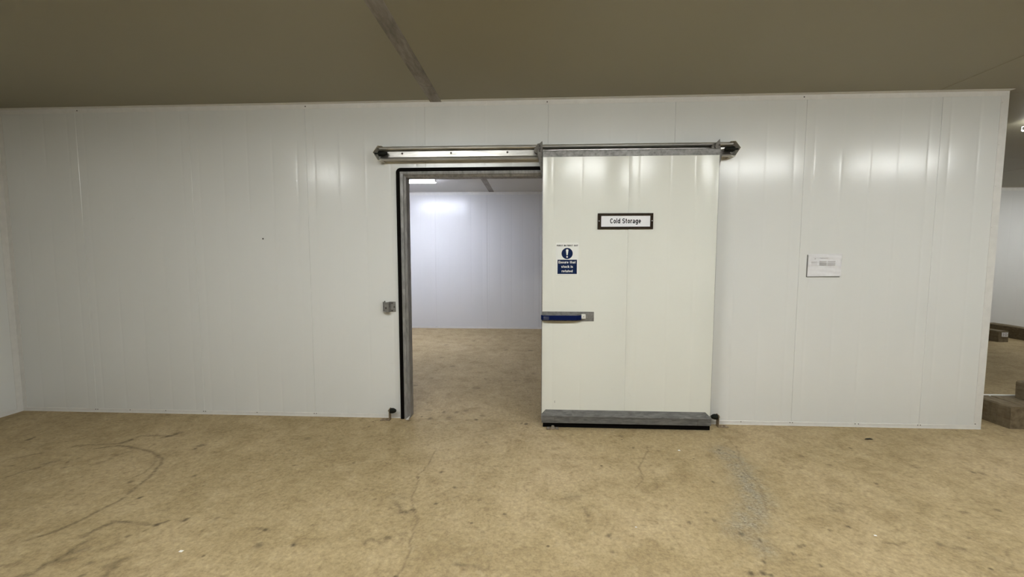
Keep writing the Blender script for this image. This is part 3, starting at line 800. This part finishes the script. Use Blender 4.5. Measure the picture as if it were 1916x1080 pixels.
# handle: plate, blue pull bar, white keeper block
MB().box(0.0865, 0.562, DF - 0.0035, DF + 0.0002, 1.000, 1.088, 0.001, 1).build('handle_plate', 'galv', door)
pull_out = [(0.080, DF - 0.002), (0.080, DF - 0.030), (0.097, DF - 0.048), (0.400, DF - 0.050), (0.446, DF - 0.022), (0.446, DF - 0.003), (0.436, DF - 0.003),
            (0.434, DF - 0.018), (0.392, DF - 0.038), (0.104, DF - 0.037), (0.094, DF - 0.026), (0.094, DF - 0.0038)]
hb = MB().prism(pull_out, 'z', 1.014, 1.057).build('handle_bar', 'blue', door, bev=0.0025, seg=2)
mb = MB()
for r in range(4):
    for c in range(6):
        x = 0.103 + c * 0.0085 + (r % 2) * 0.004
        z = 1.019 + r * 0.0085
        mb.box(x, x + 0.0022, DF - 0.0500, DF - 0.0478, z, z + 0.0022)
mb.build('grip_dots', 'whiteplastic', hb)
wb = MB().box(0.447, 0.485, DF - 0.026, DF - 0.003, 1.026, 1.067, 0.003).build('keeper_block', 'whiteplastic', door)
MB().lathe((0.466, DF - 0.026, 1.046), (0, -1, 0), [(0, 0.006), (0.002, 0.0055), (0.003, 0.002)], 12).build('screw', 'zincbolt', wb)
# hangers that carry the leaf on the rail
def hanger(outline, wheel_x, holes):
    h = MB().prism(outline, 'y', -0.112, -0.104).build('hanger_bracket', 'hanger', door, bev=0.0015, seg=1)
    MB().lathe((wheel_x, -0.098, 2.553), (0, 1, 0), [(0, 0.010), (0.0, 0.030), (0.004, 0.036), (0.012, 0.036), (0.016, 0.030), (0.020, 0.036), (0.030, 0.036), (0.034, 0.012)], 28).build('roller', 'hanger', h, smooth=True)
    for hx, hz, r in holes:
        MB().lathe((hx, -0.112, hz), (0, -1, 0), [(0, r), (0.006, r), (0.008, r * 0.6)], 6).build('nut', 'bolt', h)
    MB().cyl((wheel_x, -0.104, 2.553), (wheel_x, -0.06, 2.553), 0.008, n=12).build('axle', 'zincbolt', h)
hanger([(0.040, 2.603), (0.060, 2.606), (0.084, 2.626), (0.087, 2.606), (0.087, 2.312), (0.082, 2.306), (0.067, 2.392), (0.050, 2.470), (0.043, 2.500), (0.037, 2.560)], 0.046, [(0.062, 2.587, 0.008), (0.062, 2.558, 0.011), (0.062, 2.538, 0.007)])
hanger([(1.608, 2.580), (1.622, 2.600), (1.644, 2.624), (1.648, 2.585), (1.652, 2.545), (1.668, 2.500), (1.664, 2.470), (1.652, 2.410), (1.648, 2.372), (1.6385, 2.372), (1.6385, 2.470), (1.640, 2.505), (1.618, 2.528), (1.604, 2.556)], 1.618, [(1.640, 2.570, 0.008)])

# ------------------------------------------------------------------ the overhead rail
rail = root('sliding_rail', (0.18, 0, 2.475), 'long stainless overhead rail above the doorway and the sliding door', 'door rail')
RX0, RX1 = -1.425, 1.778
prof = [(-0.0005, 2.484), (-0.0005, 2.600), (-0.058, 2.607), (-0.070, 2.6065), (-0.079, 2.600), (-0.082, 2.592), (-0.080, 2.583), (-0.074, 2.577), (-0.066, 2.576), (-0.064, 2.580), (-0.062, 2.597),
        (-0.034, 2.598), (-0.028, 2.594), (-0.028, 2.520), (-0.034, 2.512), (-0.066, 2.498), (-0.070, 2.480), (-0.066, 2.476)]
tr = MB().prism(prof, 'x', RX0, RX1).build('track', 'rail', rail)
for x in (-1.22, -0.76, -0.235, 0.37, 0.91, 1.45):
    MB().lathe((x, -0.028, 2.552), (0, -1, 0), [(0, 0.010), (0.005, 0.010), (0.007, 0.005)], 6).build('bolt', 'bolt', rail)
def end_cap(s, xe):
    # folded sheet, open towards the rail, with a rubber buffer inside
    t = 0.003
    o = [(xe - s * 0.085, 2.606), (xe - s * 0.045, 2.608), (xe, 2.546), (xe - s * 0.045, 2.473), (xe - s * 0.085, 2.473)]
    i_ = [(x - s * (0.004 if k in (1, 2, 3) else 0), z + (-t if k < 2 else (0 if k == 2 else t))) for k, (x, z) in enumerate(o)]
    cp = MB().prism(o + i_[::-1], 'y', -0.110, -0.001).build('end_cap', 'cap', rail)
    MB().lathe((xe - s * 0.004, -0.070, 2.545), (-s, 0, 0), [(0, 0.006), (0.036, 0.006), (0.038, 0.022), (0.050, 0.025), (0.095, 0.020), (0.118, 0.014), (0.122, 0.006)], 18).build('buffer', 'bumper', cp, smooth=True)
end_cap(-1, -1.472)
end_cap(1, 1.830)

# ------------------------------------------------------------------ strike bracket on the wall
sb = root('strike_bracket', (-1.377, 0, 1.053), 'small grey steel latch strike on the wall left of the doorway', 'latch bracket')
MB().box(-1.372, -1.3215, -0.006, -0.0005, 1.058, 1.156, 0.001, 1).build('base_plate', 'galv', sb)
hood = [(-1.436, -0.0008), (-1.438, -0.030), (-1.430, -0.050), (-1.412, -0.062), (-1.390, -0.060), (-1.376, -0.046), (-1.371, -0.0065), (-1.375, -0.0065), (-1.380, -0.042), (-1.392, -0.055), (-1.411, -0.057), (-1.426, -0.047), (-1.433, -0.030), (-1.431, -0.0008)]
mb = MB(); mb.prism(hood, 'z', 1.056, 1.156)
for v in mb.bm.verts:      # lower edge slopes up to the left
    if v.co.z < 1.1 and v.co.x < -1.41:
        v.co.z += 0.012
mb.build('hood', 'galv', sb)
MB().box(-1.430, -1.378, -0.046, -0.003, 1.146, 1.150).build('top_plate', 'galv', sb)
for x, z in ((-1.356, 1.143), (-1.356, 1.070), (-1.334, 1.106)):
    MB().lathe((x, -0.006, z), (0, -1, 0), [(0, 0.008), (0.004, 0.008), (0.006, 0.004)], 6).build('bolt', 'bolt', sb)
MB().lathe((-1.397, -0.0612, 1.100), (0, -1, 0), [(0, 0.010), (0.002, 0.010), (0.0025, 0.006)], 14).build('bolt', 'bolt', sb)
MB().cyl((-1.418, -0.03, 1.15), (-1.418, -0.03, 1.166), 0.005, n=10).build('pin', 'bolt', sb)

# ------------------------------------------------------------------ floor stops with rubber buffers
def floor_stop(s, xu, label):
    """s = +1: buffer points to +X"""
    r = root('door_stop', (xu - s * 0.045, -0.06, 0), label, 'door stop', 'rubber-tipped floor stops at both ends of the door travel')
    MB().prism([(xu, 0.0), (xu, 0.118), (xu - s * 0.006, 0.118), (xu - s * 0.006, 0.006), (xu - s * 0.094, 0.006), (xu - s * 0.094, 0.0)], 'y', -0.086, -0.034).build('bracket', 'rust', r)
    MB().lathe((xu, -0.06, 0.095), (s, 0, 0), [(0.0, 0.020), (0.004, 0.025), (0.028, 0.026), (0.046, 0.020), (0.058, 0.012), (0.060, 0.004)], 18).build('buffer', 'bumper', r, smooth=True)
    MB().cyl((xu - s * 0.006, -0.06, 0.093), (xu - s * 0.020, -0.06, 0.093), 0.006, n=10).build('stud', 'bolt', r)
    for d in (0.03, 0.068):
        MB().lathe((xu - s * d, -0.06, 0.006), (0, 0, 1), [(0, 0.011), (0.007, 0.011), (0.009, 0.006)], 6).build('bolt', 'rust', r)
floor_stop(1, -1.379, 'rusty floor stop with black rubber buffer at the left foot of the doorway')
floor_stop(-1, 1.735, 'rusty floor stop with black rubber buffer right of the kick plate')

# ------------------------------------------------------------------ floor guide roller
fg = root('floor_guide', (0.19, -0.178, 0), 'small bolted steel floor guide under the left corner of the sliding door', 'door guide')
MB().box(0.135, 0.250, -0.212, -0.150, 0.0, 0.005, 0.001, 1).build('base_plate', 'rust', fg)
MB().prism([(0.175, 0.004), (0.212, 0.004), (0.204, 0.030), (0.184, 0.030)], 'y', -0.186, -0.178).build('tongue', 'zincbolt', fg)
for x in (0.152, 0.232):
    MB().lathe((x, -0.186, 0.005), (0, 0, 1), [(0, 0.013), (0.009, 0.013), (0.011, 0.007)], 6).build('bolt', 'zincbolt', fg)

# ================================================================== SIGNS
# framed name plate
ns = root('name_sign', (0.827, DF, 1.836), 'framed white sign reading Cold Storage on the sliding door', 'sign')
sx0, sx1, sz0, sz1 = 0.583, 1.0715, 1.8365, 1.976
ix0, ix1, iz0, iz1 = 0.613, 1.047, 1.857, 1.955
y0 = DF - 0.0005
for nm, o in (('frame_bar', [(sx0, sz0), (sx1, sz0), (ix1, iz0), (ix0, iz0)]), ('frame_bar', [(sx0, sz1), (ix0, iz1), (ix1, iz1), (sx1, sz1)]),
              ('frame_bar', [(sx0, sz0), (ix0, iz0), (ix0, iz1), (sx0, sz1)]), ('frame_bar', [(sx1, sz0), (sx1, sz1), (ix1, iz1), (ix1, iz0)])):
    MB().prism(o, 'y', y0, y0 - 0.012).build(nm, 'bronze', ns)
MB().box(ix0 - 0.004, ix1 + 0.004, y0 - 0.005, y0, iz0 - 0.004, iz1 + 0.004).build('sign_face', 'signwhite', ns)
lettering('lettering', 'Cold Storage', 'ink', ns, 0.693, 0.965, 1.8865, 0.0445, y0 - 0.0056, 0.172, 0.10)
for x in (sx0 + 0.012, sx1 - 0.010):
    MB().lathe((x, y0 - 0.012, 1.908), (0, -1, 0), [(0, 0.004), (0.0012, 0.0035), (0.0018, 0.0015)], 10).build('screw', 'signwhite', ns)

# mandatory-action sign
fs_ = root('safety_sign', (0.315, DF, 1.422), 'white and dark blue sign reading First in first out, above the handle', 'sign')
px0, px1, pz0, pz1 = 0.212, 0.418, 1.421, 1.715
MB().box(px0, px1, DF - 0.003, DF - 0.0003, pz0, pz1, 0.0008, 1).build('sign_plate', 'signcream', fs_)
ys = DF - 0.0036
lettering('heading', 'FIRST IN FIRST OUT', 'ink', fs_, 0.220, 0.411, 1.6825, 0.0145, ys, 0.21, 0.12)
disc(MB(), 0.3135, 1.6185, ys, 0.0505, 56).build('blue_disc', 'signblue', fs_)
mb = MB()
ex, ez = 0.3135, 1.6185
outl = []
for i in range(9):
    a = PI * i / 8
    outl.append((ex + 0.0115 * math.cos(a), ys - 0.0006, ez + 0.030 + 0.0085 * math.sin(a)))
outl += [(ex - 0.0050, ys - 0.0006, ez - 0.015), (ex, ys - 0.0006, ez - 0.0172), (ex + 0.0050, ys - 0.0006, ez - 0.015)]
mb.poly(outl, [tuple(range(len(outl)))])
disc(mb, ex, ez - 0.031, ys - 0.0006, 0.0075, 24)
mb.build('exclamation_mark', 'signcream', fs_)
mb = MB(); mb.poly([(0.2275, ys, 1.433), (0.4025, ys, 1.433), (0.4025, ys, 1.562), (0.2275, ys, 1.562)], [(0, 1, 2, 3)]); mb.build('blue_band', 'signblue', fs_)
lettering('lettering', 'Ensure that', 'signcream', fs_, 0.237, 0.391, 1.5285, 0.0225, ys - 0.0006, 0.19, 0.11)
lettering('lettering', 'stock is', 'signcream', fs_, 0.262, 0.367, 1.4885, 0.0225, ys - 0.0006, 0.19, 0.11)
lettering('lettering', 'rotated', 'signcream', fs_, 0.266, 0.364, 1.4485, 0.0225, ys - 0.0006, 0.19, 0.11)

# printed sheet in a crinkled sleeve, taped to the wall
pn = root('paper_notice', (2.662, 0, 1.41), 'white landscape sheet with a printed grey table taped to the wall', 'notice')
qx0, qx1, qz0, qz1 = 2.514, 2.811, 1.409, 1.613
nx, nz = 45, 31
pts, fcs = [], []
for j in range(nz):
    for i in range(nx):
        u, v = i / (nx - 1), j / (nz - 1)
        wv = 0.0022 * math.sin(9 * u + 14 * v) * math.sin(6 * v + 1.2) + 0.0014 * math.sin(23 * u - 17 * v + 1) * (1 - v) + 0.0009 * math.sin(31 * v + 5 * u)
        edge_lift = 0.004 * (1 - u) ** 6 + 0.003 * (1 - v) ** 8
        pts.append((qx0 + (qx1 - qx0) * u + 0.004 * (v - 0.5), -0.006 - 0.5 * edge_lift + wv * 0.7 * min(1, 6 * v + 0.3), qz0 + (qz1 - qz0) * v + 0.004 * u))
for j in range(nz - 1):
    for i in range(nx - 1):
        a = j * nx + i
        fcs.append((a, a + 1, a + 1 + nx, a + nx))
mb = MB(); mb.poly(pts, fcs)
mb.build('sheet', 'paper', pn, smooth=True)
MB().box(qx0 - 0.0065, qx0 - 0.0005, -0.004, -0.0005, qz0 - 0.004, qz1 - 0.006).build('shadow_edge', 'sheet_shadow', pn)  # dark strips draw the shadow line beside and below the sheet
MB().box(qx0 - 0.0065, qx1 - 0.01, -0.004, -0.0005, qz0 - 0.0060, qz0 - 0.0015).build('shadow_edge', 'sheet_shadow', pn)
def printed(name, bars, mat):
    mb = MB()
    for u0, u1, v0, v1 in bars:
        mb.box(qx0 + (qx1 - qx0) * u0, qx0 + (qx1 - qx0) * u1, -0.0092, -0.0072, qz0 + (qz1 - qz0) * v0, qz0 + (qz1 - qz0) * v1)
    mb.build(name, mat, pn)
rows_ = [0.665, 0.625, 0.585, 0.545, 0.505]
printed('table_print', [(0.34, 0.55, z, z + 0.022) for z in rows_[::2]] + [(0.58, 0.81, z, z + 0.022) for z in rows_[::2]], 'greyink')
printed('table_print', [(0.34, 0.54, z, z + 0.012) for z in rows_[1::2]] + [(0.60, 0.80, z, z + 0.012) for z in rows_[1::2]] + [(0.10, 0.27, z, z + 0.012) for z in rows_], 'paleink')
printed('heading_print', [(0.34, 0.60, 0.83, 0.845), (0.37, 0.58, 0.785, 0.80), (0.14, 0.30, 0.835, 0.845), (0.20, 0.225, 0.77, 0.81)], 'paleink')

# ================================================================== LAMPS
def batten(name, cx, cy, length, dm, hm, label, group='fluorescent ceiling battens'):
    r = root(name, (cx, cy, H - 0.125), label, 'ceiling light', group)
    x0, x1 = cx - length / 2, cx + length / 2
    hous = [(cy - 0.046, H - 0.002), (cy - 0.058, H - 0.05), (cy + 0.058, H - 0.05), (cy + 0.046, H - 0.002)]
    MB().prism(hous, 'x', x0 + 0.03, x1 - 0.03).build('housing', hm, r)
    MB().box(x0 + 0.01, x1 - 0.01, cy - 0.062, cy + 0.062, H - 0.056, H - 0.0502, 0.001, 1).build('gasket', 'lampbody', r)
    side = [(cy - 0.060, H - 0.0562), (cy - 0.060, H - 0.098), (cy + 0.060, H - 0.098), (cy + 0.060, H - 0.0562)]
    MB().prism(side, 'x', x0, x1).build('skirt', hm, r)
    dif = [(cy - 0.060, H - 0.0982), (cy - 0.056, H - 0.103), (cy + 0.056, H - 0.103), (cy + 0.060, H - 0.0982)]
    MB().prism(dif, 'x', x0, x1).build('diffuser', dm, r)
    for x, s in ((x0, -1), (x1, 1)):
        MB().prism([(cy - 0.050, H - 0.06), (cy - 0.050, H - 0.090), (cy - 0.030, H - 0.1), (cy + 0.030, H - 0.1), (cy + 0.050, H - 0.090), (cy + 0.050, H - 0.06)], 'x', x, x + s * 0.005).build('end_clip', 'lampbody', r)
    return r
for x, ln, f_, which in HALL_ROW:
    batten('ceiling_light', x, -2.72 + 0.045 * x, ln, 'hall_d_' + which, 'hall_h_' + which, 'white ceiling batten over the hall floor, %s from the left wall' % which)
batten('ceiling_light', 5.83, 0.80, 1.25, 'aisle_d', 'aisle_h', 'glowing ceiling batten beyond the free right end of the wall')
batten('ceiling_light', 10.05, 3.30, 1.25, 'hall_d_fifth', 'hall_h_fifth', 'added ceiling batten, out of view, lighting the far right wall')  # unseen lamp, added to brighten the far wall past the wall end
batten('ceiling_light', -2.36, 3.46, 1.24, 'store_d', 'store_h', 'bright ceiling batten inside the cold store, seen through the doorway')

# ================================================================== BEARERS AND LITTER
def bearer(x0, x1, ya, yb, h, label, seed, zb=0.0):
    random.seed(seed)
    mb = MB()
    nseg = 12
    pts = []
    for i in range(nseg + 1):
        y = ya + (yb - ya) * i / nseg
        j = lambda a: random.uniform(-a, a)
        c = 0.012
        prof = [(x0, 0.0), (x0 + j(.003), h - c), (x0 + c + j(.003), h + j(.003)), (x1 - c + j(.003), h + j(.003)), (x1 + j(.003), h - c), (x1, 0.0)]
        pts += [(x, y + (j(.004) if i in (0, nseg) else 0), max(0, z)) for x, z in prof]
    fs = [(0, 1, 2, 3, 4, 5), tuple(nseg * 6 + k for k in range(6))[::-1]]
    for i in range(nseg):
        for k in range(6):
            fs.append((i * 6 + k, i * 6 + (k + 1) % 6, (i + 1) * 6 + (k + 1) % 6, (i + 1) * 6 + k))
    mb.poly([(x, y, z + zb) for x, y, z in pts], fs)
    o = mb.build('timber_bearer', 'timber')
    return tag(o, label, 'timber beam', 'timber bearers lying beyond the wall end')
bearer(4.415, 4.561, 0.02, 0.345, 0.208, 'short brown timber block on the floor nearest the foot of the wall end', 1)
bearer(4.565, 4.93, 0.02, 0.345, 0.208, 'brown timber block on the floor carrying another block', 2)
bearer(4.742, 4.93, -0.45, 0.294, 0.168, 'dark timber block lying on top of the lower blocks at the right edge', 5, 0.2115)
tb = bearer(8.778, 8.955, 4.19, 5.15, 0.205, 'far timber bearer with a white number tag on its end', 3)
MB().box(8.822, 8.928, 4.176, 4.184, 0.102, 0.184).build('number_tag', 'signwhite', tb)
text('tag_number', '10', 'greyink', tb, 8.842, 8.912, 0.115, 0.170, 4.1752, 0.01)
bearer(9.45, 9.66, 2.2, 5.1, 0.232, 'long dark timber bearer at the far wall beside the number tag', 4)
rod = MB().box(4.38, 5.30, 0.352, 0.368, 0.0, 0.216, 0.002, 1).build('white_board', 'chip')
tag(rod, 'thin white board standing on edge behind the timber blocks', 'board')

lf = MB()
lf.poly([(2.895, -0.275, 0.002), (2.92, -0.292, 0.012), (2.955, -0.288, 0.010), (2.972, -0.276, 0.003), (2.95, -0.262, 0.008), (2.915, -0.264, 0.006)], [(0, 1, 2, 3, 4, 5)])
bmesh.ops.solidify(lf.bm, geom=lf.bm.faces[:], thickness=0.003)
tag(lf.build('dark_scrap', 'debris'), 'small black scrap on the floor in front of the wall at right', 'scrap')
for (x, y, s), lab in zip([(-1.886, -1.88, 0.011), (1.209, -0.564, 0.010), (0.613, -1.557, 0.006), (1.956, -1.563, 0.008)],
                          ['white chip on the floor at lower left near the skid marks', 'tiny white chip on the floor in front of the kick plate',
                           'tiny white chip at the middle of the open floor', 'tiny white chip on the floor at lower right']):
    mb = MB()
    mb.poly([(x - s, y - s * .5, 0.0), (x + s * .9, y - s * .7, 0.0), (x + s, y + s * .6, 0.0), (x - s * .7, y + s * .8, 0.0), (x - s * .3, y, s * .6), (x + s * .5, y + s * .1, s * .5)],
            [(3, 2, 1, 0), (0, 1, 5, 4), (1, 2, 5), (2, 3, 4, 5), (3, 0, 4)])
    tag(mb.build('paint_chip', 'chip'), lab, 'chip', 'white chips on the floor')
